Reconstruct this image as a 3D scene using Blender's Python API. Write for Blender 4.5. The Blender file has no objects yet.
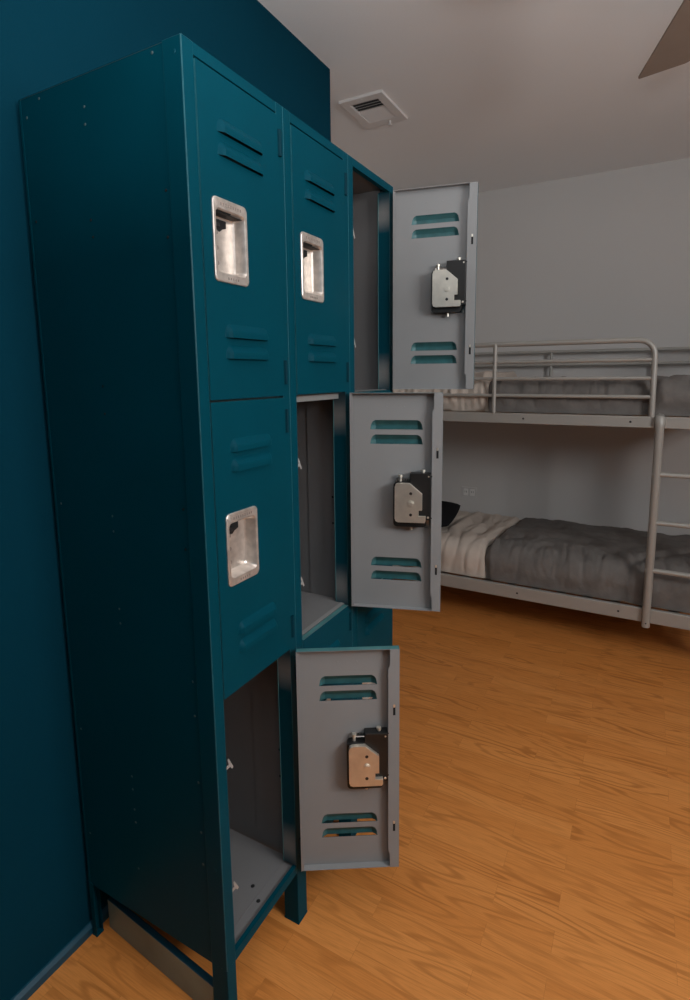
import bpy, bmesh, math, random
from mathutils import Vector, Matrix, noise
random.seed(7)
PI = math.pi
scn = bpy.context.scene
COL = scn.collection

# ------------------------------------------------------------------ measures
W = 0.3048
D = 0.494
ZT = 2.1097
LA, LB = 0.0289, 0.0261          # frame beside each opening
ZD1 = 2.0883                     # top of the top doors
Z1, Z2, Z3, Z4 = 1.4602, 0.8196, 0.1885, 0.1648
YW = 0.4984                      # teal wall face
XE = 1.3722                      # teal wall's free end
XB = 3.2405                      # back wall face
H = 2.7867
XR, YR, YL = -1.75, -2.6, 1.05   # rear wall, window wall, far left wall

# ------------------------------------------------------------------ materials
def new_mat(name):
    m = bpy.data.materials.new(name)
    m.use_nodes = True
    nt = m.node_tree
    b = nt.nodes['Principled BSDF']
    return m, nt, b

def nd(nt, t, **kw):
    n = nt.nodes.new(t)
    for k, v in kw.items():
        setattr(n, k, v)
    return n

def plain(name, col, rough=.5, metal=0., bump=0., bscale=200., var=0., vscale=3., spec=.5):
    m, nt, b = new_mat(name)
    b.inputs['Roughness'].default_value = rough
    b.inputs['Metallic'].default_value = metal
    b.inputs['Specular IOR Level'].default_value = spec
    b.inputs['Base Color'].default_value = (*col, 1)
    tc = nd(nt, 'ShaderNodeTexCoord')
    if var > 0:
        n = nd(nt, 'ShaderNodeTexNoise'); n.inputs['Scale'].default_value = vscale; n.inputs['Detail'].default_value = 5
        nt.links.new(tc.outputs['Object'], n.inputs['Vector'])
        mr = nd(nt, 'ShaderNodeMapRange')
        mr.inputs['From Min'].default_value = .3; mr.inputs['From Max'].default_value = .7
        mr.inputs['To Min'].default_value = 1 - var; mr.inputs['To Max'].default_value = 1 + var
        nt.links.new(n.outputs['Fac'], mr.inputs['Value'])
        mx = nd(nt, 'ShaderNodeMix', data_type='RGBA', blend_type='MULTIPLY')
        mx.inputs[0].default_value = 1
        mx.inputs[6].default_value = (*col, 1)
        nt.links.new(mr.outputs['Result'], mx.inputs[7])
        nt.links.new(mx.outputs[2], b.inputs['Base Color'])
    if bump > 0:
        n2 = nd(nt, 'ShaderNodeTexNoise'); n2.inputs['Scale'].default_value = bscale; n2.inputs['Detail'].default_value = 3
        nt.links.new(tc.outputs['Object'], n2.inputs['Vector'])
        bp = nd(nt, 'ShaderNodeBump'); bp.inputs['Strength'].default_value = bump; bp.inputs['Distance'].default_value = .002
        nt.links.new(n2.outputs['Fac'], bp.inputs['Height'])
        nt.links.new(bp.outputs['Normal'], b.inputs['Normal'])
    return m

TEAL = (.0001, .045, .068)
M_TEAL = plain('teal_enamel', TEAL, .5, 0, .08, 90, .06, 4, .05)
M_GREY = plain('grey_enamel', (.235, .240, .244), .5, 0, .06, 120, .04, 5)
M_INNER = plain('grey_enamel_shaded_inside', (.165, .165, .168), .55, 0, .06, 120, .05, 5, .2)  # darker copy of the grey enamel, interior shade put into the colour
M_WALLTEAL = plain('teal_wall_paint', (.0002, .031, .053), .8, 0, .25, 160, .05, 2, .06)
M_TRIMTEAL = plain('teal_trim_paint', (.001, .050, .085), .4, 0, .1, 60)
M_WALL = plain('pale_grey_wall_paint', (.56, .55, .54), .85, 0, .2, 180, .015, 1.5, .3)
M_CEIL = plain('white_ceiling_paint', (.86, .862, .865), .9, 0, .2, 140, .01, 1.5, .2)
M_CHROME = plain('brushed_nickel', (.64, .58, .53), .36, .72, .15, 70, .22, 45)
M_PLATE = plain('zinc_plate', (.72, .68, .60), .42, .85, .1, 60, .10, 30)
M_BLACK = plain('black_plastic', (.006, .006, .006), .5)
M_DARK = plain('black_steel', (.012, .011, .012), .45)
M_WHITE = plain('white_plastic', (.75, .74, .72), .4)
M_VENT = plain('white_vent_enamel', (.72, .70, .69), .45)
M_VENTIN = plain('dark_duct', (.05, .05, .05), .8)
M_BED = plain('warm_grey_tube_enamel', (.37, .36, .335), .38, .15, .04, 60)
M_DUVET = plain('charcoal_grey_cotton', (.168, .156, .147), .95, 0, .9, 75, .12, 14, .15)
M_SHEET = plain('cream_cotton', (.57, .50, .44), .92, 0, .6, 60, .04, 8, .15)
M_PILLOW = plain('black_cotton', (.012, .012, .014), .95, 0, .4, 240, 0, 8, .1)
M_MATT = plain('white_ticking', (.6, .6, .58), .9)
M_FAN = plain('brown_fan_blade', (.25, .19, .15), .5, 0, .1, 30, .08, 6)
M_BRONZE = plain('bronze_motor', (.05, .035, .025), .4, .8)
M_LAMP = plain('frosted_shade', (.75, .72, .66), .5)
M_EDGE = plain('teal_enamel_edge_highlight', (.02, .11, .14), .4, 0, 0, 200, .15, 30, .25)  # lighter teal paints the highlight along door and post edges
M_TOPEDGE = plain('teal_enamel_lit_edge', (.055, .17, .18), .45, 0, 0, 200, .15, 30)  # light caught by door tops and jamb edges, put into the colour
M_OVER = plain('teal_overspray_on_grey', (.025, .105, .115), .5, 0, 0, 200, .18, 40)
M_RIVET = plain('rivet_steel', (.05, .09, .10), .5, .2)
M_HOOK = plain('zinc_hook', (.34, .34, .33), .45, .2)
M_HOLE = plain('punched_hole', (.003, .004, .005), .9)
M_PALEEDGE = plain('bare_edge_grey', (.22, .23, .228), .5)
M_BOARD = plain('dusty_teal_board', (.17, .225, .20), .38, 0, .1, 40, .25, 7)

# jamb: teal with bare grey patches where the paint stops
def jamb_mat():
    m, nt, b = new_mat('teal_enamel_worn_to_grey')
    b.inputs['Roughness'].default_value = .45; b.inputs['Specular IOR Level'].default_value = .2
    at = nd(nt, 'ShaderNodeAttribute'); at.attribute_name = 'bare'
    mx = nd(nt, 'ShaderNodeMix', data_type='RGBA')
    mx.inputs[6].default_value = (*TEAL, 1); mx.inputs[7].default_value = (.19, .195, .195, 1)
    nt.links.new(at.outputs['Fac'], mx.inputs[0])
    nt.links.new(mx.outputs[2], b.inputs['Base Color'])
    return m
M_JAMB = jamb_mat()

def floor_mat():
    m, nt, b = new_mat('oak_laminate')
    tc = nd(nt, 'ShaderNodeTexCoord')
    sp = nd(nt, 'ShaderNodeSeparateXYZ'); nt.links.new(tc.outputs['Object'], sp.inputs[0])
    cb = nd(nt, 'ShaderNodeCombineXYZ')                       # planks run along Y
    nt.links.new(sp.outputs['Y'], cb.inputs['X']); nt.links.new(sp.outputs['X'], cb.inputs['Y'])
    br = nd(nt, 'ShaderNodeTexBrick')
    br.offset = .37; br.offset_frequency = 2; br.squash = 1
    br.inputs['Scale'].default_value = 1
    br.inputs['Brick Width'].default_value = .46
    br.inputs['Row Height'].default_value = .066
    br.inputs['Mortar Size'].default_value = .0006
    br.inputs['Mortar Smooth'].default_value = .3
    br.inputs['Bias'].default_value = 0
    br.inputs['Color1'].default_value = (0, 0, 0, 1); br.inputs['Color2'].default_value = (1, 1, 1, 1)
    br.inputs['Mortar'].default_value = (.3, .3, .3, 1)
    nt.links.new(cb.outputs[0], br.inputs['Vector'])
    rnd = br.outputs['Color']
    # per-plank shift of the grain
    sh = nd(nt, 'ShaderNodeVectorMath', operation='MULTIPLY'); sh.inputs[1].default_value = (7.3, 3.1, 5.7)
    nt.links.new(rnd, sh.inputs[0])
    sc = nd(nt, 'ShaderNodeVectorMath', operation='MULTIPLY'); sc.inputs[1].default_value = (1.7, 14., 1.)
    nt.links.new(cb.outputs[0], sc.inputs[0])
    ad = nd(nt, 'ShaderNodeVectorMath', operation='ADD')
    nt.links.new(sc.outputs[0], ad.inputs[0]); nt.links.new(sh.outputs[0], ad.inputs[1])
    # cathedral grain: contour lines of a stretched noise
    n1 = nd(nt, 'ShaderNodeTexNoise'); n1.inputs['Scale'].default_value = 1.0; n1.inputs['Detail'].default_value = 1.5; n1.inputs['Roughness'].default_value = .4
    nt.links.new(ad.outputs[0], n1.inputs['Vector'])
    ml = nd(nt, 'ShaderNodeMath', operation='MULTIPLY'); ml.inputs[1].default_value = 66.
    nt.links.new(n1.outputs['Fac'], ml.inputs[0])
    sn = nd(nt, 'ShaderNodeMath', operation='SINE'); nt.links.new(ml.outputs[0], sn.inputs[0])
    r1 = nd(nt, 'ShaderNodeMapRange'); r1.inputs['From Min'].default_value = .1; r1.inputs['From Max'].default_value = 1
    nt.links.new(sn.outputs[0], r1.inputs['Value'])
    # fine pores
    sc2 = nd(nt, 'ShaderNodeVectorMath', operation='MULTIPLY'); sc2.inputs[1].default_value = (14., 330., 1.)
    nt.links.new(cb.outputs[0], sc2.inputs[0])
    n2 = nd(nt, 'ShaderNodeTexNoise'); n2.inputs['Scale'].default_value = 1.; n2.inputs['Detail'].default_value = 3
    nt.links.new(sc2.outputs[0], n2.inputs['Vector'])
    r2 = nd(nt, 'ShaderNodeMapRange'); r2.inputs['From Min'].default_value = .42; r2.inputs['From Max'].default_value = .7
    nt.links.new(n2.outputs['Fac'], r2.inputs['Value'])
    base = nd(nt, 'ShaderNodeMix', data_type='RGBA')
    base.inputs[6].default_value = (.645, .238, .054, 1); base.inputs[7].default_value = (.73, .290, .074, 1)
    nt.links.new(rnd, base.inputs[0])
    # the grain shows strongly only here and there
    n3 = nd(nt, 'ShaderNodeTexNoise'); n3.inputs['Scale'].default_value = .8; n3.inputs['Detail'].default_value = 2
    nt.links.new(ad.outputs[0], n3.inputs['Vector'])
    r3 = nd(nt, 'ShaderNodeMapRange'); r3.inputs['From Min'].default_value = .38; r3.inputs['From Max'].default_value = .66
    r3.inputs['To Min'].default_value = .15
    nt.links.new(n3.outputs['Fac'], r3.inputs['Value'])
    gmul = nd(nt, 'ShaderNodeMath', operation='MULTIPLY')
    nt.links.new(r1.outputs[0], gmul.inputs[0]); nt.links.new(r3.outputs[0], gmul.inputs[1])
    g1 = nd(nt, 'ShaderNodeMath', operation='MULTIPLY'); g1.inputs[1].default_value = .60
    nt.links.new(gmul.outputs[0], g1.inputs[0])
    m1 = nd(nt, 'ShaderNodeMix', data_type='RGBA'); m1.inputs[7].default_value = (.32, .10, .018, 1)
    nt.links.new(g1.outputs[0], m1.inputs[0]); nt.links.new(base.outputs[2], m1.inputs[6])
    g2 = nd(nt, 'ShaderNodeMath', operation='MULTIPLY'); g2.inputs[1].default_value = .30
    nt.links.new(r2.outputs[0], g2.inputs[0])
    m2 = nd(nt, 'ShaderNodeMix', data_type='RGBA'); m2.inputs[7].default_value = (.32, .105, .02, 1)
    nt.links.new(g2.outputs[0], m2.inputs[0]); nt.links.new(m1.outputs[2], m2.inputs[6])
    m3 = nd(nt, 'ShaderNodeMix', data_type='RGBA'); m3.inputs[7].default_value = (.15, .05, .015, 1)
    gm = nd(nt, 'ShaderNodeMath', operation='MULTIPLY'); gm.inputs[1].default_value = .22
    nt.links.new(br.outputs['Fac'], gm.inputs[0])
    nt.links.new(gm.outputs[0], m3.inputs[0]); nt.links.new(m2.outputs[2], m3.inputs[6])
    nt.links.new(m3.outputs[2], b.inputs['Base Color'])
    b.inputs['Roughness'].default_value = .42
    b.inputs['Specular IOR Level'].default_value = .35
    return m
M_FLOOR = floor_mat()

# ------------------------------------------------------------------ mesh helpers
class MB:
    """collects verts/faces with a material index per face, builds ONE mesh object"""
    def __init__(s):
        s.v = []; s.f = []; s.m = []
    def add(s, vs, fs, mi=0):
        o = len(s.v); s.v += [tuple(p) for p in vs]
        for k, f in enumerate(fs):
            s.f.append([i + o for i in f]); s.m.append(mi if isinstance(mi, int) else mi[k])
    def box(s, x0, x1, y0, y1, z0, z1, mi=0):
        # face order: -x +x -y +y -z +z
        v = [(x0,y0,z0),(x1,y0,z0),(x1,y1,z0),(x0,y1,z0),(x0,y0,z1),(x1,y0,z1),(x1,y1,z1),(x0,y1,z1)]
        s.add(v, [(0,4,7,3),(1,2,6,5),(0,1,5,4),(3,7,6,2),(0,3,2,1),(4,5,6,7)], mi)
    def tube(s, pts, r, n=10, mi=0, caps=True):
        pts = [Vector(p) for p in pts]; rings = []
        t0 = (pts[1]-pts[0]).normalized()
        up = Vector((0,0,1)) if abs(t0.z) < .9 else Vector((1,0,0))
        a = t0.cross(up).normalized()
        for i, p in enumerate(pts):
            t = (pts[min(i+1,len(pts)-1)]-pts[max(i-1,0)]).normalized()
            a = (a - t*a.dot(t)).normalized(); b = t.cross(a)
            rr = r[i] if isinstance(r, (list,tuple)) else r
            rings.append([p + (a*math.cos(2*PI*k/n) + b*math.sin(2*PI*k/n))*rr for k in range(n)])
        vs = [q for R in rings for q in R]; fs = []
        for i in range(len(pts)-1):
            for k in range(n):
                fs.append((i*n+k, i*n+(k+1)%n, (i+1)*n+(k+1)%n, (i+1)*n+k))
        if caps:
            fs.append(tuple(range(n-1,-1,-1))); L=(len(pts)-1)*n; fs.append(tuple(range(L,L+n)))
        s.add(vs, fs, mi)
    def prism_y(s, poly, y0, y1, mi=0, side=None):
        """polygon in x,z (counter-clockwise seen from -y) extruded y0..y1"""
        n = len(poly)
        vs = [(x,y0,z) for x,z in poly] + [(x,y1,z) for x,z in poly]
        fs = [tuple(range(n)), tuple(range(2*n-1,n-1,-1))] + [(i,i+n,(i+1)%n+n,(i+1)%n) for i in range(n)]
        sm = mi if side is None else side
        s.add(vs, fs, [mi,mi]+[sm]*n)
    def dome(s, c, axis, r, h, mi=0, n=8):
        c = Vector(c); ax = Vector(axis); a = ax.orthogonal().normalized(); b = ax.cross(a)
        vs = []; fs = []
        for (q, hh) in ((1,0),(.75,.7)):
            vs += [c + (a*math.cos(2*PI*k/n)+b*math.sin(2*PI*k/n))*r*q + ax*h*hh for k in range(n)]
        vs.append(c+ax*h)
        for k in range(n):
            fs.append((k,(k+1)%n,n+(k+1)%n,n+k)); fs.append((n+k,n+(k+1)%n,2*n))
        fs.append(tuple(range(n-1,-1,-1)))
        s.add(vs, fs, mi)
    def build(s, name, mats, parent=None, bevel=0., smooth=False, segs=2, angle=40, bmat=None):
        me = bpy.data.meshes.new(name)
        me.from_pydata(s.v, [], s.f)
        if not isinstance(mats, (list,tuple)): mats = [mats]
        for m in mats: me.materials.append(m)
        for p, mi in zip(me.polygons, s.m): p.material_index = mi
        bm = bmesh.new(); bm.from_mesh(me); bmesh.ops.recalc_face_normals(bm, faces=bm.faces); bm.to_mesh(me); bm.free()
        o = bpy.data.objects.new(name, me); COL.objects.link(o)
        if parent is not None: o.parent = parent
        if bevel > 0:
            md = o.modifiers.new('bevel', 'BEVEL'); md.width = bevel; md.segments = segs
            md.limit_method = 'ANGLE'; md.angle_limit = math.radians(40)
            if bmat is not None: md.material = bmat
        if smooth:
            for p in me.polygons: p.use_smooth = True
            me.set_sharp_from_angle(angle=math.radians(angle))
        return o

def empty(name, loc=(0,0,0), rz=0.):
    o = bpy.data.objects.new(name, None); COL.objects.link(o); o.location = loc; o.rotation_euler = (0,0,rz)
    o.empty_display_size = .1
    return o
def tag(o, label, cat, group=None):
    o['label'] = label; o['category'] = cat
    if group: o['group'] = group
    return o
def struct(o):
    o['kind'] = 'structure'; return o
def rrect(x0, x1, z0, z1, r, n=5):
    p = []
    for cx, cz, a0 in ((x1-r,z0+r,-PI/2),(x1-r,z1-r,0),(x0+r,z1-r,PI/2),(x0+r,z0+r,PI)):
        for k in range(n+1):
            a = a0 + PI/2*k/n; p.append((cx+r*math.cos(a), cz+r*math.sin(a)))
    return p

# ------------------------------------------------------------------ room
T = .12
b = MB(); b.box(XR-T, XB+T, YR-T, YL+T, -.1, 0); struct(b.build('floor', M_FLOOR))
b = MB(); b.box(XR-T, XB+T, YR-T, YL+T, H, H+.1); struct(b.build('ceiling', M_CEIL))
b = MB(); b.box(XR, XE, YW, YL, 0, H); struct(b.build('wall_left', M_WALLTEAL))
b = MB(); b.box(XB, XB+T, YR-T, YL+T, 0, H); struct(b.build('wall_back', M_WALL))
b = MB(); b.box(XR-T, XB, YL, YL+T, 0, H); struct(b.build('wall_far_left', M_WALL))
b = MB(); b.box(XR-T, XR, YR-T, YL, 0, H); struct(b.build('wall_front', M_WALLTEAL))
WX0, WX1, WZ0, WZ1 = -.62, .42, 1.72, 2.48        # window opening in the right wall
b = MB()
b.box(XR, WX0, YR-T, YR, 0, H); b.box(WX1, XB, YR-T, YR, 0, H)
b.box(WX0, WX1, YR-T, YR, 0, WZ0); b.box(WX0, WX1, YR-T, YR, WZ1, H)
struct(b.build('wall_right', M_WALL))
win = MB()
fw = .05
win.box(WX0, WX0+fw, YR-.09, YR-.03, WZ0, WZ1); win.box(WX1-fw, WX1, YR-.09, YR-.03, WZ0, WZ1)
win.box(WX0+fw, WX1-fw, YR-.09, YR-.03, WZ0, WZ0+fw); win.box(WX0+fw, WX1-fw, YR-.09, YR-.03, WZ1-fw, WZ1)
win.box((WX0+WX1)/2-.025, (WX0+WX1)/2+.025, YR-.09, YR-.03, WZ0+fw, WZ1-fw)
struct(win.build('window_1', M_WHITE, bevel=.004))
# low teal baseboard along the teal wall (stops behind the lockers)
b = MB()
b.add([(XR,YW,0),(XR,YW-.011,0),(XR,YW-.011,.020),(XR,YW-.004,.030),(XR,YW,.031),
       (XE,YW,0),(XE,YW-.011,0),(XE,YW-.011,.020),(XE,YW-.004,.030),(XE,YW,.031)],
      [(0,1,2,3,4),(9,8,7,6,5),(0,5,6,1),(1,6,7,2),(2,7,8,3),(3,8,9,4),(4,9,5,0)])
D_BB = .011
struct(b.build('baseboard_left', M_TRIMTEAL))
b = MB(); b.box(XB-.012, XB, YR, YL, 0, .09); struct(b.build('baseboard_back', M_WHITE, bevel=.003))

# ------------------------------------------------------------------ lockers
DL = YW - D_BB - .002            # back of the lockers clears the baseboard
LK = empty('locker_bank', (0,0,0))
tag(LK, 'tall teal steel bank of nine box lockers against the teal wall', 'lockers')
# outer side panels: teal outside, grey inside
m = MB(); m.box(.0022, .0037, .040, DL, .160, ZT-.0005, [0,1,0,0,0,0]); m.box(.0012, .0021, DL-.006, DL, .160, ZT-.001, 0)
for (y,z,k) in [(.470,2.069,0),(.415,2.097,0),(.075,2.098,0),(.273,2.05,0),(.274,2.017,0),(.278,1.833,1),(.275,1.799,1),(.059,1.857,1),(.061,1.773,1),(.470,1.854,1),
                (.28,1.49,1),(.28,1.43,1),(.28,1.20,0),(.28,1.165,0),(.06,1.24,1),(.06,1.155,1),(.47,1.21,0),(.28,.98,0),(.28,.945,0),(.06,.86,0),(.06,.78,0),
                (.28,.553,0),(.28,.518,0),(.279,.464,0),(.278,.429,0),(.060,.496,0),(.059,.415,0),(.47,.62,0),(.47,.32,0),(.28,.30,0),(.06,.62,0)]:
    m.dome((.0022,min(y,.462),z), (-1,0,0), .0033, .0010, 2 if k==0 else 3, 8)
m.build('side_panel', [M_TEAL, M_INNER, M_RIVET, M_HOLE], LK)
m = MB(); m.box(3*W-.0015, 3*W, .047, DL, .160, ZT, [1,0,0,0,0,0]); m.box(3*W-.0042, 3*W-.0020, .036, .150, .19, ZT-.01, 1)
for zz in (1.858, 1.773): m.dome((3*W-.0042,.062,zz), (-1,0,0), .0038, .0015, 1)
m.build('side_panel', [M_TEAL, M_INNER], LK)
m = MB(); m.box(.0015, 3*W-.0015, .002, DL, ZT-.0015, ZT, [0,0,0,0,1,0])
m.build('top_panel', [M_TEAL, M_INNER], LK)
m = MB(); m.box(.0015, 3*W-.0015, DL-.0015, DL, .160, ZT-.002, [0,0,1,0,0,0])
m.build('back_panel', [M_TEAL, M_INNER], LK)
for i in (1, 2):
    m = MB(); m.box(i*W-.001, i*W+.001, .004, DL-.002, .165, ZT-.002, 0)
    # a second sheet lapped over the front part, its edge seen as a crease
    m.box(i*W-.0032, i*W-.0012, .036, .150, .19, ZT-.01, 0)
    for zz in (1.858, 1.773, 1.142, 1.06, .50, .42):
        m.dome((i*W-.0032,.062,zz), (-1,0,0), .0038, .0015, 1)
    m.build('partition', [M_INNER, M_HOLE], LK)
for i in range(3):
    for zz in (Z1, Z2):
        m = MB(); m.box(i*W+.0045, (i+1)*W-.0045, .012, DL-.002, zz-.0015, zz)
        m.box(i*W+LA, (i+1)*W-LB, .024, .026, zz-.018 if zz == Z1 else zz-.004, zz+.0005, 1); m.box(i*W+LA, (i+1)*W-LB, .012, .026, zz-.0012, zz+.0008, 1)
        m.build('shelf', [M_INNER, M_PALEEDGE], LK)
    m = MB(); m.box(i*W+.0045, (i+1)*W-.0045, .012, DL-.002, Z3-.0115, Z3-.010)
    m.dome((i*W+.185,.075,Z3-.010),(0,0,1),.0055,.0012,1); m.dome((i*W+.159,.036,Z3-.010),(0,0,1),.0055,.0012,1)
    m.box(i*W+.006, (i+1)*W-.006, .046, .0475, Z3-.010, Z3-.0090, 0)
    m.build('bottom_plate', [M_INNER, M_HOLE], LK)
# face frame
def bare_mask(o):
    me = o.data
    at = me.attributes.new('bare', 'FLOAT', 'POINT')
    for v in me.vertices:
        z = v.co.z; f = 0
        for (lo, hi) in ((Z3,Z2),(Z2,Z1),(Z1,ZD1)):
            for c, w in ((lo+.055,.050),(hi-.065,.045)):
                f = max(f, min(1, max(0, 1.25-abs(z-c)/w)))
        at.data[v.index].value = min(1, f*1.0)
for i in range(3):
    x0 = i*W; x1 = (i+1)*W
    m = MB()
    m.box(x0+.0004, x0+LA, 0, .0016, Z4, ZT); m.box(x0+LA-.0016, x0+LA, .0016, .020, Z4, ZD1+.004)
    if i == 0: m.box(0, .0020, .0016, .0466, Z4, ZT); m.dome((0,.018,2.085),(-1,0,0),.004,.001); m.dome((0,.02,.42),(-1,0,0),.004,.001)
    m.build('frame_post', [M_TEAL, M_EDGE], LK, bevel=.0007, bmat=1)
    m = MB()
    m.box(x1-LB, x1-.0004, 0, .0016, Z4, ZT)
    if i == 2: m.box(x1-.0016, x1, .0016, .0466, Z4, ZT)
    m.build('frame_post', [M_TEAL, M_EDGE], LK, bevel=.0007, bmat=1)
    # inner flange on the hinge side (bare in patches)
    N = 90; vs = []; fs = []
    for k in range(N+1):
        z = Z3 + (ZD1+.003-Z3)*k/N
        vs += [(x1-LB,.0017,z),(x1-LB,.0409,z),(x1-LB+.0016,.0017,z),(x1-LB+.0016,.0409,z)]
    for k in range(N):
        o = 4*k
        fs += [(o,o+1,o+5,o+4),(o+2,o+6,o+7,o+3),(o+1,o+3,o+7,o+5),(o,o+4,o+6,o+2)]
    m = MB(); m.add(vs, fs, 0); m.box(x1-LB-.0014, x1-LB+.010, .0410, .0424, Z3, ZD1, 1)
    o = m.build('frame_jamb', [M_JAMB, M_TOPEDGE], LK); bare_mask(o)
    m = MB(); m.box(x0+LA, x1-LB, 0, .0016, ZD1, ZT-.0004); m.box(x0+LA, x1-LB, .0016, .016, ZD1, ZD1+.0014)
    m.build('top_rail', M_TEAL, LK)
    m = MB(); m.box(x0+LA, x1-LB, 0, .0016, Z4, Z3); m.box(x0+LA, x1-LB, .0016, .011, Z3-.0016, Z3); m.box(x0+LA, x1-LB, .0016, .012, Z4, Z4+.0014)
    m.build('bottom_rail', M_TEAL, LK)
    # latch hooks standing in from the latch-side post
    for (lo, hi) in ((Z3,Z2),(Z2,Z1),(Z1,ZD1)):
        for fz in (.235, .73):
            z = lo + (hi-lo)*fz
            m = MB()
            hx = [(0,-.009),(.026,-.009),(.032,-.018),(.036,-.015),(.029,.000),(.023,.013),(.019,.011),(.022,-.002),(0,-.002)]
            m.add([(x0+LA-.002+a,.012,z+c) for a, c in hx]+[(x0+LA-.002+a,.0138,z+c) for a, c in hx],
                  [tuple(range(9)), tuple(range(17,8,-1))]+[(q,(q+1)%9,(q+1)%9+9,q+9) for q in range(9)])
            m.build('latch_hook', M_HOOK, LK)
# legs
def leg(x0, x1, y0, y1, side=None):
    m = MB(); t = .0018; ys = y0 if y0 < .2 else y1-t
    m.box(x0, x1, ys, ys+t, .004, Z4+.0005)
    ya, yb = (y0+t, y1) if y0 < .2 else (y0, y1-t)
    m.box(x0, x0+t, ya, yb, .004, Z4+.0005); m.box(x1-t, x1, ya, yb, .004, Z4+.0005)
    m.box(x0-.001, x1+.001, y0-.001, y1+.001, 0, .005)
    m.build('leg', M_TEAL, LK, bevel=.0006)
for x0, x1 in ((0,.0285),(W-.022,W+.020),(2*W-.022,2*W+.020),(3*W-.0265,3*W)):
    leg(x0, x1, 0, .0466); leg(x0, x0+.020 if x0 < .8 else x1, DL-.017, DL-.001)

# ---- door
def door_object(name, u0, u1, Hd, LOU_U0, LOU_U1):
    """local frame: x from the hinge pin to the free edge, +y the outside, z up from the bottom"""
    t = .0014; dd = .0203
    m = MB()
    # column stations, dense over the louvers
    NL = 14
    lou = []
    for k in range(NL+1):
        f = k/NL; f = f - .12*math.sin(2*PI*f)/(1)   # denser at the ends
        lou.append(LOU_U0+(LOU_U1-LOU_U0)*f)
    off = .0075 if u1 < .26 else u1-.2565
    hx0, hx1 = .1255+off, .2205+off
    us = sorted(set([u0+t]+lou+[hx0, hx1, u1-t]))
    hz0, hz1 = Hd/2-.071, Hd/2+.073
    hh = .027
    slits = [Hd-.105, Hd-.147, .1255, .083]
    def top_of(u):
        f = min(u-LOU_U0, LOU_U1-u)/.016
        f = max(0., min(1., f)); return hh*math.sqrt(max(0, 1-(1-f)**2))*1.0
    def solids(ua, ub):
        cuts = []
        if ua >= LOU_U0-1e-6 and ub <= LOU_U1+1e-6:
            for s in slits: cuts.append((s, s, s+top_of(ua), s+top_of(ub)))
        if ua >= hx0-1e-6 and ub <= hx1+1e-6: cuts.append((hz0,hz0,hz1,hz1))
        cuts.sort(); out = []; a = b_ = 0.
        for (la, lb, ta, tb) in cuts:
            out.append((a,b_,la,lb)); a, b_ = ta, tb
        out.append((a,b_,Hd,Hd)); return out
    for ua, ub in zip(us[:-1], us[1:]):
        for (za, zb, zc, zd) in solids(ua, ub):
            m.add([(ua,0,za),(ub,0,zb),(ub,0,zd),(ua,0,zc)], [(3,2,1,0)], 0)
            m.add([(ua,-t,za),(ub,-t,zb),(ub,-t,zd),(ua,-t,zc)], [(0,1,2,3)], 1)
    # louver hoods, open along the bottom; teal on both faces
    for s in slits:
        R = 6; grid = []
        cols = [LOU_U0] + [u for u in us if LOU_U0+1e-6 < u < LOU_U1-1e-6] + [LOU_U1]
        vs = []; fs = []
        for u in cols:
            tp = top_of(u)
            e = min(1, max(0, min(u-LOU_U0, LOU_U1-u)/.014)); e = e*e*(3-2*e)
            for j in range(R+1):
                q = j/R                                   # 0 bottom .. 1 top
                dep = .0100*e*min(1, (1-q)/.55)**.8 if q < 1 else 0
                vs.append((u, dep, s+tp*q-(.0005*e if j == 0 else 0)))
        for c in range(len(cols)-1):
            for j in range(R):
                o = c*(R+1)+j
                fs.append((o, o+R+1, o+R+2, o+1))
        n0 = len(m.f); m.add(vs, fs, 0)
        # inner skin 1 mm behind so both faces are real
        vs2 = [(x, y-.0012, z) for x, y, z in vs]; m.add(vs2, [tuple(reversed(f)) for f in fs], 2)
    # pan edges
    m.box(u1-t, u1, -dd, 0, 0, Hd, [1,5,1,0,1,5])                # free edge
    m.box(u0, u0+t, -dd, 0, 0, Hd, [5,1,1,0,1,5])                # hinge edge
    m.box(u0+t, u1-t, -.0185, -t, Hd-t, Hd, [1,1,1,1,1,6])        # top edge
    m.box(u0+t, u1-t, -.0185, -t, 0, t, [1,1,1,1,1,1])            # bottom edge
    m.box(u0+t, u0+.0075, -dd, -dd+t, .004, Hd-.004, 1)           # hinge lip
    li, le = u1-.029, u1-.0245
    poly = [(u1-t,.001),(u1-t,Hd-.001),(le,Hd-.001),(le,Hd-.046),(li,Hd-.050),(li,.050),(le,.046),(le,.001)]
    m.prism_y(poly, -dd, -dd+t, 1)
    for zz in (.235, .77):                                        # punched slots in the lip
        z = Hd*(1-zz)
        m.box(u1-.0165, u1-.0105, -dd-.0003, -dd+.0002, z-.034, z-.010, 3)
        m.box(u1-.0160, u1-.0110, -dd-.0006, -dd+.0002, z-.012, z-.004, 4)
    for zz in (.37, .56): m.dome((u1-.030,-dd-.000,Hd*(1-zz)), (0,-1,0), .0028, .001, 3)
    for uu in (.105, .155): m.dome((uu,-t,Hd-.040), (0,-1,0), .0024, .0008, 1)
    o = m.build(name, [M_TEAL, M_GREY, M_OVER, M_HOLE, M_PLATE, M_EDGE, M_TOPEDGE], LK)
    # ---- recessed handle (sub-part)
    off = .0075 if u1 < .26 else u1-.2565
    ZM = Hd/2+(.003 if u1 < .26 else 0)
    X0, X1 = .1215+off, .2245+off; ZA, ZB = ZM-.080, ZM+.080
    cx0, cx1, cz0, cz1 = X0+.0095, X1-.0095, ZA+.019, ZB-.022
    P = MB(); n = 5
    loops = []
    def loop(x0, x1, z0, z1, r, y): return [(x, y, z) for x, z in rrect(x0, x1, z0, z1, r, n)]
    loops.append(loop(X0, X1, ZA, ZB, .011, .0004))
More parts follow.
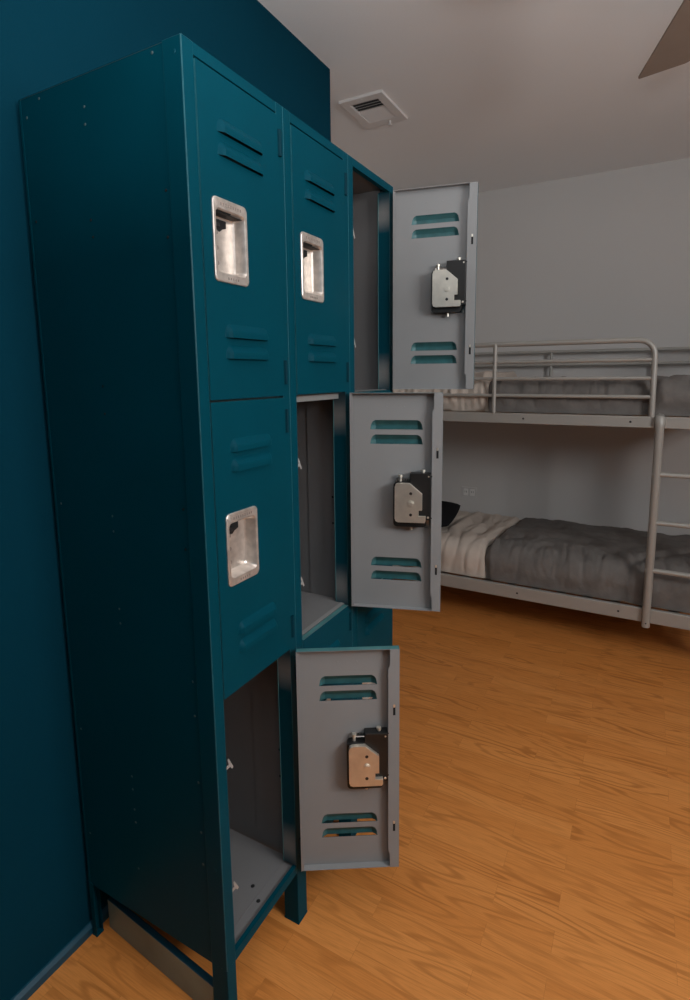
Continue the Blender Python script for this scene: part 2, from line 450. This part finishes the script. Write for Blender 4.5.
    loops.append(loop(X0+.0004, X1-.0004, ZA+.0004, ZB-.0004, .011, .0026))
    loops.append(loop(X0+.0020, X1-.0020, ZA+.0020, ZB-.0020, .010, .0038))
    loops.append(loop(cx0-.002, cx1+.002, cz0-.002, cz1+.002, .011, .0034))
    loops.append(loop(cx0, cx1, cz0, cz1, .010, .0010))
    loops.append(loop(cx0+.003, cx1-.004, cz0+.004, cz1-.004, .009, -.0215))
    loops.append(loop(cx0+.006, cx1-.007, cz0+.007, cz1-.007, .008, -.0245))
    N = len(loops[0]); vs = [p for L in loops for p in L]; fs = []
    for k in range(len(loops)-1):
        for j in range(N): fs.append((k*N+j, k*N+(j+1)%N, (k+1)*N+(j+1)%N, (k+1)*N+j))
    L = (len(loops)-1)*N; fs.append(tuple(range(L, L+N)))
    P.add(vs, fs, 0)
    # stamped marks on the rim
    for k in range(9):
        x = X0+.020+k*.0072
        P.box(x, x+.0042, .0030, .0040, ZB-.0145, ZB-.0090, 1)
    for k in range(5):
        x = X0+.034+k*.0072
        P.box(x, x+.0040, .0030, .0040, ZA+.0065, ZA+.0110, 1)
    # rivets in the back of the cup
    for zz in (-.030, 0., .030):
        P.tube([(cx1-.028,-.0245,ZM-.008+zz),(cx1-.028,-.0232,ZM-.008+zz)], .0046, 12, 1)
    h = P.build('recessed_handle', [M_CHROME, M_STAMP], o, smooth=True, angle=35)
    h['label'] = 'worn nickel recessed handle cup'
    # latch finger and the dark opening it works in
    P = MB(); P.prism_y([(cx1-.058,cz1-.024),(cx1-.046,cz1-.028),(cx1-.038,cz1-.034),(cx1-.022,cz1-.033),(cx1-.012,cz1-.036),(cx1-.012,cz1-.010),(cx1-.058,cz1-.010)], -.0244, -.0236, 0)
    P.box(cx1-.034, cx1-.024, -.0236, -.0190, cz1-.026, cz1-.018, 1)
    P.build('latch_finger', [M_HOLE, M_DARK], o, bevel=.001)
    # lock case on the inside
    lx0, lx1, lz0, lz1 = .127, .2215, Hd-.384, Hd-.253
    P = MB(); P.prism_y(rrect(lx0, lx1, lz0, lz1, .011), -.0262, -.0252, 0)
    ro = rrect(lx0, lx1, lz0, lz1, .011); ri = rrect(lx0+.0016, lx1-.0016, lz0+.0016, lz1-.0016, .0095); q = len(ro)
    P.add([(x,-.0252,z) for x, z in ro]+[(x,-.0016,z) for x, z in ro]+[(x,-.0252,z) for x, z in ri]+[(x,-.0016,z) for x, z in ri],
          [f for k in range(q) for f in ((k,(k+1)%q,q+(k+1)%q,q+k),(2*q+k,3*q+k,3*q+(k+1)%q,2*q+(k+1)%q),(q+k,q+(k+1)%q,3*q+(k+1)%q,3*q+k),(k,2*q+k,2*q+(k+1)%q,(k+1)%q))])
    P.build('lock_case', M_BLACK, o, bevel=.001)
    P = MB()
    pl = [(lx0+.008,lz0+.003)]
    x0, x1, z0, z1 = lx0+.0045, lx1-.001, lz0+.016, lz1-.0015
    pl = [(x0+.010,z0),(x1-.004,z0),(x1-.001,z0+.004),(x1-.001,z0+.019),(x1-.021,z0+.019),(x1-.021,z0+.036),(x1-.011,z0+.036),(x1-.011,z1-.030),(x1-.046,z1),(x0+.010,z1),(x0+.003,z1-.003),(x0,z1-.011),(x0,z0+.011),(x0+.003,z0+.003)]
    P.prism_y(pl, -.0385, -.0262, 0)
    cx, cz = (x0+x1)/2+.0015, (z0+z1)/2-.002
    P.tube([(cx,-.0385,cz),(cx,-.0402,cz)], .0095, 14, 0); P.tube([(cx,-.0402,cz),(cx,-.0415,cz)], .0065, 12, 0)
    for dz in (-.032, .030): P.tube([(cx,-.0385,cz+dz),(cx,-.0391,cz+dz)], .0045, 10, 1)
    P.build('lock_cover', [M_PLATE, M_DARK], o, bevel=.0012, smooth=True)
    P = MB()
    P.prism_y([(lx0+.047,lz1-.022),(lx1-.022,lz1-.060),(lx1-.022,lz0+.022),(u1-.0305,lz0+.022),(u1-.0305,lz1+.026),(lx0+.047,lz1+.026)], -.0285, -.0262, 0)
    P.box(lx0+.047, u1-.0305, -.0262, -.0016, lz1+.001, lz1+.026, 0); P.box(u1-.034, u1-.0305, -.0262, -.0016, lz0+.022, lz1+.001, 0)
    P.dome((u1-.037,-.0285,lz1+.018),(0,-1,0),.003,.001,1)
    P.dome((u1-.038,-.0285,lz0+.030),(0,-1,0),.004,.0015,1)
    P.build('lock_bracket', [M_BLACK, M_PLATE], o, bevel=.001)
    for xx, zb in ((lx0+.019, lz1), (u1-.053, lz1+.026)):
        P = MB(); P.tube([(xx,-.014,zb-.001),(xx,-.014,zb+.012),(xx,-.014,zb+.0121),(xx,-.014,zb+.019)] if zb == lz1 else [(xx,-.014,zb-.001),(xx,-.014,zb+.004),(xx,-.014,zb+.0041),(xx,-.014,zb+.009)], [.0045,.0045,.0066,.0062], 10, 0)
        P.build('lock_stud', M_PLATE, o, smooth=True)
    P = MB(); P.tube([(cx,-.012,lz0+.001),(cx,-.012,lz0-.012)], .004, 10, 0)
    P.build('lock_stud', M_PLATE, o, smooth=True)
    # hinge knuckles
    for z in (.027, Hd-.084):
        P = MB(); P.tube([(0,-.001,z),(0,-.001,z+.056)], .0046, 10, 0)
        P.box(0, u0+.003, -.0022, -.0004, z, z+.056, 0)
        P.build('hinge', M_HINGE, o, smooth=True)
    return o
M_STAMP = plain('stamped_nickel', (.33, .28, .25), .5, .5)
M_HINGE = plain('teal_hinge', (.0003, .026, .040), .6, 0, 0, 200, 0, 3, .08)

def copy_tree(o, parent):
    c = o.copy(); COL.objects.link(c); c.parent = parent
    for ch in list(o.children): copy_tree(ch, c)
    return c
OPEN = {(0,2): 1.035, (1,1): 1.2544, (2,0): 1.3666}       # column, tier -> swing
tiers = [(Z1, ZD1), (Z2, Z1), (Z3, Z2)]
for ti, (lo, hi) in enumerate(tiers):
    Hd = hi-lo-(.008 if ti == 0 else .0045)
    proto_closed = None
    for ci in range(3):
        xp = (ci+1)*W-LB+.0085
        if (ci, ti) in OPEN:
            o = door_object('door', .0008, .2640, hi-lo-.002, .057, .208)
            o.location = (xp, -.0112, lo+.001); o.rotation_euler = (0,0,-OPEN[(ci,ti)])
            o['label'] = ['top', 'middle', 'bottom'][ti]+' locker door swung open showing its grey inside'
        else:
            if proto_closed is None:
                o = proto_closed = door_object('door', .0096, .2580, Hd, .065, .209)
            else:
                o = copy_tree(proto_closed, LK)
            o.location = (xp, -.0032, lo+.002); o.rotation_euler = (0,0,PI)

# loose board on edge on the floor beneath the left side
m = MB()
p0, p1 = Vector((.0045,.052)), Vector((.034,.462)); dr = (p1-p0).normalized(); nn = Vector((dr.y,-dr.x))*.016
q = [p0, p0+nn, p1+nn, p1]
m.add([(x,y,0) for x,y in q]+[(x,y,.088) for x,y in q], [(0,3,2,1),(4,5,6,7),(0,1,5,4),(1,2,6,5),(2,3,7,6),(3,0,4,7)], [0,1,0,0,0,0])
tag(m.build('toe_board', [M_BOARD, M_TRIMTEAL], bevel=.0015), 'dull green board standing on edge on the floor under the near side of the lockers', 'board')

# ------------------------------------------------------------------ bunk bed
XF, XK = 2.26, 3.18
YH, YF = .82, -1.20
BED = empty('bunk_bed', ((XF+XK)/2, (YH+YF)/2, 0))
tag(BED, 'grey metal bunk bed with ladder along the pale grey back wall', 'bunk bed')
bo = BED.location
def bbuild(m, name, mat=M_BED, parent=BED, **kw):
    # shift into the bed's frame so parenting leaves it in place
    m.v = [(x-bo.x, y-bo.y, z-bo.z) for x, y, z in m.v]
    return m.build(name, mat, parent, **kw)
R = .0185
for x in (XF+.012, XK):
    for y in (YH, YF):
        m = MB(); m.tube([(x,y,0),(x,y,.01),(x,y,1.30),(x,y,1.665)], R, 14); bbuild(m, 'post', smooth=True)
for x, s in ((XF,1),(XK,-1)):
    for z0, z1 in ((.226,.298),(1.237,1.293)):
        m = MB(); a, c = (x, x+.026) if s > 0 else (x-.014, x+.012)
        m.box(a, c, YF+R*.6, YH-R*.6, z0, z1)
        if s > 0:
            for yy in (-.176, .40, -.70):
                m.dome((x,yy,(z0+z1)/2),(-1,0,0),.007,.002,1,12)
        bbuild(m, 'side_rail', [M_BED, M_DARK], bevel=.006, smooth=True)
for y in (YH, YF):
    for z in (.26, 1.265, 1.665, 1.47):
        m = MB(); m.tube([(XF+.012,y,z),(XK,y,z)], .0165 if z != 1.47 else .010, 12); bbuild(m, 'end_rail', smooth=True)
for z in (.255, 1.250):
    for k in range(14):
        y = YF+.10+k*(YH-YF-.2)/13
        m = MB(); m.box(XF+.027, XK-.015, y-.025, y+.025, z, z+.008); bbuild(m, 'bed_slat')
# front guard rail, rounded at the ladder end
G = .014; ra = .075; pts = [(XF+.012, YH, 1.668)]
yE = -.788
pts.append((XF+.012, yE+ra, 1.668))
for k in range(1, 9):
    a = PI/2*k/8; pts.append((XF+.012, yE+ra-ra*math.sin(a), 1.668-ra+ra*math.cos(a)))
pts.append((XF+.012, yE-.004, 1.290))
gm = MB(); gm.tube(pts, G, 14); GR = bbuild(gm, 'guard_rail', smooth=True)
for z in (1.572, 1.481, 1.389):
    m = MB(); m.tube([(XF+.012,YH,z),(XF+.012,yE,z)], .0098, 10); bbuild(m, 'guard_bar', smooth=True)
m = MB(); m.tube([(XF+.004,-.012,1.290),(XF+.004,-.012,1.668)], .0115, 10); bbuild(m, 'guard_post', smooth=True)
# rear guard rail
for z in (1.653, 1.566):
    m = MB(); m.tube([(XK,YH,z),(XK,YF,z)], .0118, 10); bbuild(m, 'guard_bar', smooth=True)
for y in (-.172, .42, -.80):
    m = MB(); m.tube([(XK,y,1.29),(XK,y,1.653)], .0105, 10); bbuild(m, 'guard_post', smooth=True)
# ladder
LAD = empty('ladder'); LAD.parent = BED
for y in (-.830, -1.165):
    s = -1 if y > -1 else 1
    m = MB()
    top = [(XF-.012, y+s*.03*(1-math.cos(PI/2*k/6))*0, 1.262+.022*math.sin(PI/2*k/6)) for k in range(1)]
    m.tube([(XF+.016,y,1.283),(XF+.004,y,1.2855),(XF-.008,y,1.280),(XF-.016,y,1.266),(XF-.017,y,1.24),(XF-.017,y,.30),(XF-.017,y,.212)], [.020,.024,.027,.025,.0200,.0195,.0195], 14)
    m.dome((XF-.0365,y,.236),(-1,0,0),.004,.0012,1)
    m.v = [(x-bo.x, yy-bo.y, z) for x, yy, z in m.v]; m.build('stile', [M_BED, M_DARK], LAD, smooth=True)
for z in (1.010, .764, .515):
    m = MB(); m.tube([(XF-.017,-.812,z),(XF-.017,-1.183,z)], .0125, 12)
    m.v = [(x-bo.x, yy-bo.y, zz) for x, yy, zz in m.v]; m.build('rung', M_BED, LAD, smooth=True)

# mattresses and bedding
def rbox(name, x0, x1, y0, y1, z0, z1, mat, label, cat, group=None):
    m = MB(); m.box(x0, x1, y0, y1, z0, z1); o = m.build(name, mat, bevel=.06, segs=5, smooth=True)
    tag(o, label, cat, group); return o
MX0, MX1 = 2.340, 3.150
LZ, UZ = .2635, 1.2585
rbox('mattress', MX0, MX1, YF+.03, YH-.03, LZ, .410, M_MATT, 'mattress of the lower bunk beneath its grey duvet', 'mattress', None)
rbox('mattress', MX0, MX1, YF+.03, YH-.03, UZ, 1.398, M_MATT, 'mattress of the upper bunk beneath its grey duvet', 'mattress', None)

XLIM = 2.2895
def cover(name, mat, prof, y_at, ny, disp, thick, label, cat):
    """cloth shell: prof(s)->(x,z,nx,nz) over the mattress, y_at(t,s); disp(x,y,z,s,t) pushes outward"""
    NS = 64; outer = []; inner = []
    for j in range(ny+1):
        t = j/ny
        for k in range(NS+1):
            s = k/NS; x, z, nx, nz = prof(s); y = y_at(t, s)
            e = disp(x, y, z, s, t)
            outer.append((max(2.274 if z < 1 else XLIM, min(3.163, x+nx*e)), y, z+nz*e)); inner.append((x+nx*.002, y, z+nz*.002))
    n = NS+1; no = len(outer); fs = []
    for j in range(ny):
        for k in range(NS):
            a = j*n+k; fs.append((a, a+1, a+n+1, a+n)); fs.append((no+a, no+a+n, no+a+n+1, no+a+1))
    for j in range(ny):
        for k in (0, NS):
            a = j*n+k; fs.append((a, a+n, no+a+n, no+a))
    for k in range(NS):
        for j in (0, ny):
            a = j*n+k; fs.append((a, no+a, no+a+1, a+1))
    m = MB(); m.add(outer+inner, fs); o = m.build(name, mat, smooth=True, angle=75)
    return tag(o, label, cat)

def ss(x): x = max(0, min(1, x)); return x*x*(3-2*x)
def make_prof(z0, zt, zb, r=.055):
    """front hem up, over the rounded front edge, back across the top, down behind"""
    x0, x1 = MX0-.003, MX1+.003
    seg = []
    P = [(x0, z0)]
    pts = []
    for k in range(9): pts.append((x0, z0+(zt-r-z0)*k/8))
    for k in range(1, 9):
        a = PI/2*k/8; pts.append((x0+r-r*math.cos(a), zt-r+r*math.sin(a)))
    for k in range(1, 21): pts.append((x0+r+(x1-2*r-x0)*k/20, zt))
    for k in range(1, 9):
        a = PI/2*k/8; pts.append((x1-r+r*math.sin(a), zt-r+r*math.cos(a)))
    for k in range(1, 5): pts.append((x1, zt-r-(zt-r-zb)*k/4))
    L = [0]
    for p, q in zip(pts[:-1], pts[1:]): L.append(L[-1]+math.dist(p, q))
    def f(s):
        d = s*L[-1]
        for i in range(len(pts)-1):
            if d <= L[i+1]+1e-9:
                u = (d-L[i])/max(1e-9, L[i+1]-L[i]); p, q = pts[i], pts[i+1]
                x, z = p[0]+(q[0]-p[0])*u, p[1]+(q[1]-p[1])*u
                tx, tz = (q[0]-p[0]), (q[1]-p[1]); l = math.hypot(tx, tz); return x, z, -tz/l, tx/l
        p, q = pts[-2], pts[-1]; l = math.dist(p, q); return q[0], q[1], -(q[1]-p[1])/l, (q[0]-p[0])/l
    return f
def fold(x, y, z, f, seed):
    return noise.fractal(Vector((x*f+seed, y*f, z*f)), 1., 2.1, 3)
LOW = make_prof(.301, .450, .34)
UPP = make_prof(1.296, 1.434, 1.33)
EDGE = lambda s: .022-.050*ss((s-.40)/.55)+.010*math.sin(s*9)          # where sheet meets duvet along the bed
def dis_low(x, y, z, s, t):
    hem = ss(s/.10); endt = ss((1-t)/.035)
    base = .012+(.026+.006*hem)*(.35+.65*endt)
    base += .028*ss((s-.10)/.15)*(1-ss((s-.35)/.5))*endt
    f = fold(x, y, z, 3.2, 4)*.014+fold(x, y, z, 11, 9)*.006
    cre = math.exp(-((y+.72+.9*(x-2.35))/.035)**2)*.018*ss((x-2.30)/.05)*(1-ss((x-2.75)/.25))
    v = abs(noise.noise(Vector((y*7+3, x*5, z*6))))
    wr = 1-abs(noise.noise(Vector((y*10+z*7, x*6+1, z*9+y*2))))*2.2          # pinched wrinkles
    fr = ss((s-.02)/.08)*(1-ss((s-.22)/.25))
    wr2 = 1-abs(noise.noise(Vector((y*22+z*10, x*11+4, z*20))))*2.4
    return max(.006, base+f*hem+.010*(v-.25)*hem-cre-.009*max(0, wr)**3*(fr+.25)-.005*max(0, wr2)**3*(fr+.3))
cover('duvet', M_DUVET, LOW, lambda t, s: (YF+.05)+(EDGE(s)-.003-(YF+.05))*t, 150, dis_low, .02, 'dark grey duvet spread over the lower bunk', 'duvet')
def dis_lows(x, y, z, s, t):
    hem = ss(s/.08); e0 = ss(t/.04)
    dr = noise.noise(Vector((y*16+.6*x, s*2.2, 2)))
    f = fold(x, y, z, 6, 20)*.010+.014*dr-.010*max(0, 1-abs(noise.noise(Vector((y*13+s*2, s*6, 9))))*2.3)**3
    return max(.006, .014+(.020+.006*hem)*(.45+.55*e0)+f*(.3+.7*hem)+.018*ss((s-.08)/.15)*(1-ss((s-.35)/.5)))
cover('bed_sheet', M_SHEET, LOW, lambda t, s: EDGE(s)+(YH-.05-EDGE(s))*t, 90, dis_lows, .02, 'cream sheet folded back at the pillow end of the lower bunk', 'sheet')
EDGU = lambda s: .030+.01*math.sin(s*11)
def dis_up(x, y, z, s, t):
    hem = ss(s/.10); endt = ss((1-t)/.03)
    f = fold(x, y, z, 3.5, 31)*.014+fold(x, y, z, 13, 12)*.007
    dr = abs(noise.noise(Vector((y*9, z*8+x*4, 5))))
    base = .012+(.014+.004*hem)*(.5+.5*endt)+.012*ss((s-.12)/.1)
    base += .010*ss((-y-.74)/.06)*hem
    notch = math.exp(-((y+.80)/.018)**2)*.020*(1-ss((x-2.36)/.1))
    wr = 1-abs(noise.noise(Vector((y*9+z*9, x*6+1, z*10-y*3))))*2.2
    wr2 = 1-abs(noise.noise(Vector((y*24+z*12, x*11+4, z*20))))*2.4
    return max(.006, base+f*hem+.012*(dr-.2)*hem-notch*hem-(.012*max(0, wr)**3+.005*max(0, wr2)**3)*hem)
cover('duvet', M_DUVET, UPP, lambda t, s: (YF+.05)+(EDGU(s)-.003-(YF+.05))*t, 150, dis_up, .02, 'dark grey duvet on the upper bunk behind the guard rail', 'duvet')
def dis_ups(x, y, z, s, t):
    hem = ss(s/.06); e0 = ss(t/.05)
    dr = noise.noise(Vector((y*30, z*9+s*3, 7)))
    return max(.006, .012+.016*hem*(.5+.5*e0)+.016*dr*(.3+.7*hem)+fold(x, y, z, 7, 3)*.010+.052*ss((s-.08)/.12)*e0)
cover('bed_sheet', M_SHEET, UPP, lambda t, s: EDGU(s)+(YH-.05-EDGU(s))*t, 110, dis_ups, .02, 'cream sheet at the pillow end of the upper bunk above the rail', 'sheet')
# pillow on the lower bunk
def pillow(name, c, hx, hy, hz, rz, tilt, mat):
    m = MB(); n = 28; vs = []; fs = []
    for sgn in (1, -1):
        for i in range(n+1):
            for j in range(n+1):
                u, v = -1+2*i/n, -1+2*j/n
                k = ((1-abs(u)**2.6)*(1-abs(v)**2.6)); k = max(0, k)**.45
                px = u*hx*(1-.06*(1-abs(v))*0-.05*v*v*(abs(u))); py = v*hy*(1-.05*u*u*abs(v))
                pz = sgn*hz*k+.006*noise.noise(Vector((px*9, py*9, sgn)))*k
                vs.append((px, py, pz))
    n1 = (n+1)**2
    for q in (0, 1):
        for i in range(n):
            for j in range(n):
                a = q*n1+i*(n+1)+j; f = (a, a+n+1, a+n+2, a+1); fs.append(f if q == 0 else f[::-1])
    m.add(vs, fs); o = m.build(name, mat, smooth=True, angle=120)
    bm = bmesh.new(); bm.from_mesh(o.data); bmesh.ops.remove_doubles(bm, verts=bm.verts, dist=1e-5); bm.to_mesh(o.data); bm.free()
    o.location = c; o.rotation_euler = (0, tilt, rz); return o
tag(pillow('pillow', (2.62,.545,.574), .25, .235, .052, .14, -.05, M_PILLOW), 'black pillow lying on the cream sheet of the lower bunk', 'pillow')

# ------------------------------------------------------------------ ceiling vent
m0 = empty('air_vent', (1.777, .489, H)); tag(m0, 'small white square air vent set in the ceiling', 'vent')
def at0(m, name, mat, **kw): return m.build(name, mat, m0, **kw)
m = MB(); hx, hy = .152, .112; ix0, ix1, iy0, iy1 = -.112, .095, -.072, .074
z = -.012
for (x0,x1,y0,y1) in ((-hx,ix0,-hy,hy),(ix1,hx,-hy,hy),(ix0,ix1,-hy,iy0),(ix0,ix1,iy1,hy)): m.box(x0,x1,y0,y1,z,0)
m.dome((-.135,0,z),(0,0,-1),.006,.003); m.dome((.135,0,z),(0,0,-1),.006,.003)
at0(m, 'vent_frame', M_VENT)
m = MB(); m.box(ix0,ix1,iy0,iy1,-.0015,-.0005); at0(m, 'vent_back', M_VENTIN)
nv = 9
for k in range(nv):
    x = ix0+(ix1-ix0)*(k+.5)/nv; tl = .007 if k < 4 else -.0098
    m = MB(); m.add([(x-tl,iy0,-.011),(x-tl+.001,iy0,-.0115),(x+tl+.001,iy0,-.003),(x+tl,iy0,-.0025),(x-tl,iy1,-.011),(x-tl+.001,iy1,-.0115),(x+tl+.001,iy1,-.003),(x+tl,iy1,-.0025)],
                    [(0,1,2,3),(7,6,5,4),(0,4,5,1),(1,5,6,2),(2,6,7,3),(3,7,4,0)])
    at0(m, 'vent_louver', M_VENT)
m = MB(); m.tube([(.118,-.03,-.010),(.122,-.03,-.030)], .004, 8); m.box(.112,.130,-.038,-.022,-.034,-.030); at0(m, 'vent_lever', M_VENT)

# ------------------------------------------------------------------ wall outlet
m0 = empty('wall_outlet', (XB, .398, .607)); tag(m0, 'white outlet plate on the grey wall above the lower bunk', 'outlet')
m = MB(); m.box(-.006,0,-.058,.058,-.040,.040); m.build('cover_plate', M_WALL, m0, bevel=.003)
for s in (-1, 1):
    m = MB(); m.box(-.0085,-.006,s*.026-.017,s*.026+.017,-.026,.026)
    m.box(-.0088,-.0085,s*.026-.008,s*.026-.005,-.004,.012,1); m.box(-.0088,-.0085,s*.026+.005,s*.026+.008,-.004,.012,1)
    m.build('socket', [M_WHITE, M_HOLE], m0, bevel=.001)

# ------------------------------------------------------------------ ceiling fan (one blade reaches into view)
FC = Vector((.834, -.9218)); FZ = 2.517
fan = empty('ceiling_fan', (FC.x, FC.y, H)); tag(fan, 'brown bladed ceiling fan at the top right corner', 'ceiling fan')
m = MB(); m.tube([(0,0,0),(0,0,-.02),(0,0,-.05)], [.07,.068,.035], 20); m.build('canopy', M_BRONZE, fan, smooth=True)
m = MB(); m.tube([(0,0,-.045),(0,0,-.17)], .013, 12); m.build('downrod', M_BRONZE, fan, smooth=True)
m = MB(); m.tube([(0,0,-.165),(0,0,-.18),(0,0,-.22),(0,0,-.27),(0,0,-.295),(0,0,-.30)], [.05,.09,.105,.10,.07,.0], 24, caps=False); m.build('motor_housing', M_BRONZE, fan, smooth=True)
for k in range(4):
    a = .2606+k*PI/2
    r0, r1, w0, w1 = .20, .70, .055, .075
    pl = [(r0,-w0),(r1-.085,-w1-.004),(r1-.052,-w1),(r1-.040,-w1+.014),(r1-.003,w1-.010),(r1-.003,w1-.003),(r1-.012,w1),(r0,w0)]
    th = math.radians(6); vs = []
    for dz in (0, .007):
        for (rr, w) in pl: vs.append((rr, w*math.cos(th), -(w-w1)*math.sin(th)+dz))
    n = len(pl); fs = [tuple(range(n-1,-1,-1)), tuple(range(n,2*n))]+[(i,(i+1)%n,(i+1)%n+n,i+n) for i in range(n)]
    m = MB(); m.add(vs, fs); o = m.build('blade', M_FAN, fan, bevel=.002); o.location = (0,0,FZ-H); o.rotation_euler = (0,0,a)
    m = MB(); m.add([(.085,-.014,.010),(.26,-.03,.008),(.26,.03,.002),(.085,.014,.010),(.085,-.014,.016),(.26,-.03,.014),(.26,.03,.008),(.085,.014,.016)],
                    [(3,2,1,0),(4,5,6,7),(0,1,5,4),(1,2,6,5),(2,3,7,6),(3,0,4,7)])
    m.build('blade_iron', M_BRONZE, o).location = (0,0,-.008)

# ------------------------------------------------------------------ light
wd = bpy.data.worlds.new('daylight'); scn.world = wd; wd.use_nodes = True
wd.node_tree.nodes['Background'].inputs['Color'].default_value = (.75, .87, 1, 1)
wd.node_tree.nodes['Background'].inputs['Strength'].default_value = .5
def area(name, loc, rot, sx, sy, power, col):
    l = bpy.data.lights.new(name, 'AREA'); l.shape = 'RECTANGLE'; l.size = sx; l.size_y = sy; l.energy = power; l.color = col
    o = bpy.data.objects.new(name, l); COL.objects.link(o); o.location = loc; o.rotation_euler = rot; return o
area('window_daylight', ((WX0+WX1)/2, YR-.02, (WZ0+WZ1)/2), (PI/2,0,0), WX1-WX0-.12, WZ1-WZ0-.12, 47, (1,.99,.98))
# added unseen fill lamp, aimed up to bounce off the ceiling
area('added_ceiling_fill', (-.8,-.8,1.75), (PI,0,0), .6, .6, 35, (1,.985,.98))

# ------------------------------------------------------------------ camera
cam = bpy.data.cameras.new('camera'); co = bpy.data.objects.new('camera', cam); COL.objects.link(co)
CX, CY, CZ = -.787472, -.764010, 1.510032
yaw, pit, rol, F, PX, PY = .4904384, -.1440821, -.0084987, 542.7533, 11.00306, -46.45557
Fv = Vector((math.cos(pit)*math.cos(yaw), math.cos(pit)*math.sin(yaw), math.sin(pit)))
Rv = Vector((math.sin(yaw), -math.cos(yaw), 0)); Uv = Rv.cross(Fv)
R2 = Rv*math.cos(rol)+Uv*math.sin(rol); U2 = -Rv*math.sin(rol)+Uv*math.cos(rol)
M = Matrix((R2, U2, -Fv)).transposed().to_4x4(); M.translation = (CX, CY, CZ)
co.matrix_world = M
cam.sensor_fit = 'VERTICAL'; cam.sensor_height = 36; cam.sensor_width = 36*.69
cam.lens = F*36/1000; cam.shift_x = -PX/1000; cam.shift_y = PY/1000
cam.clip_start = .02; cam.clip_end = 50
scn.camera = co
vs_ = scn.view_settings
vs_.view_transform = 'Standard'; vs_.look = 'None'; vs_.exposure = 0.; vs_.gamma = 1; vs_.use_curve_mapping = False
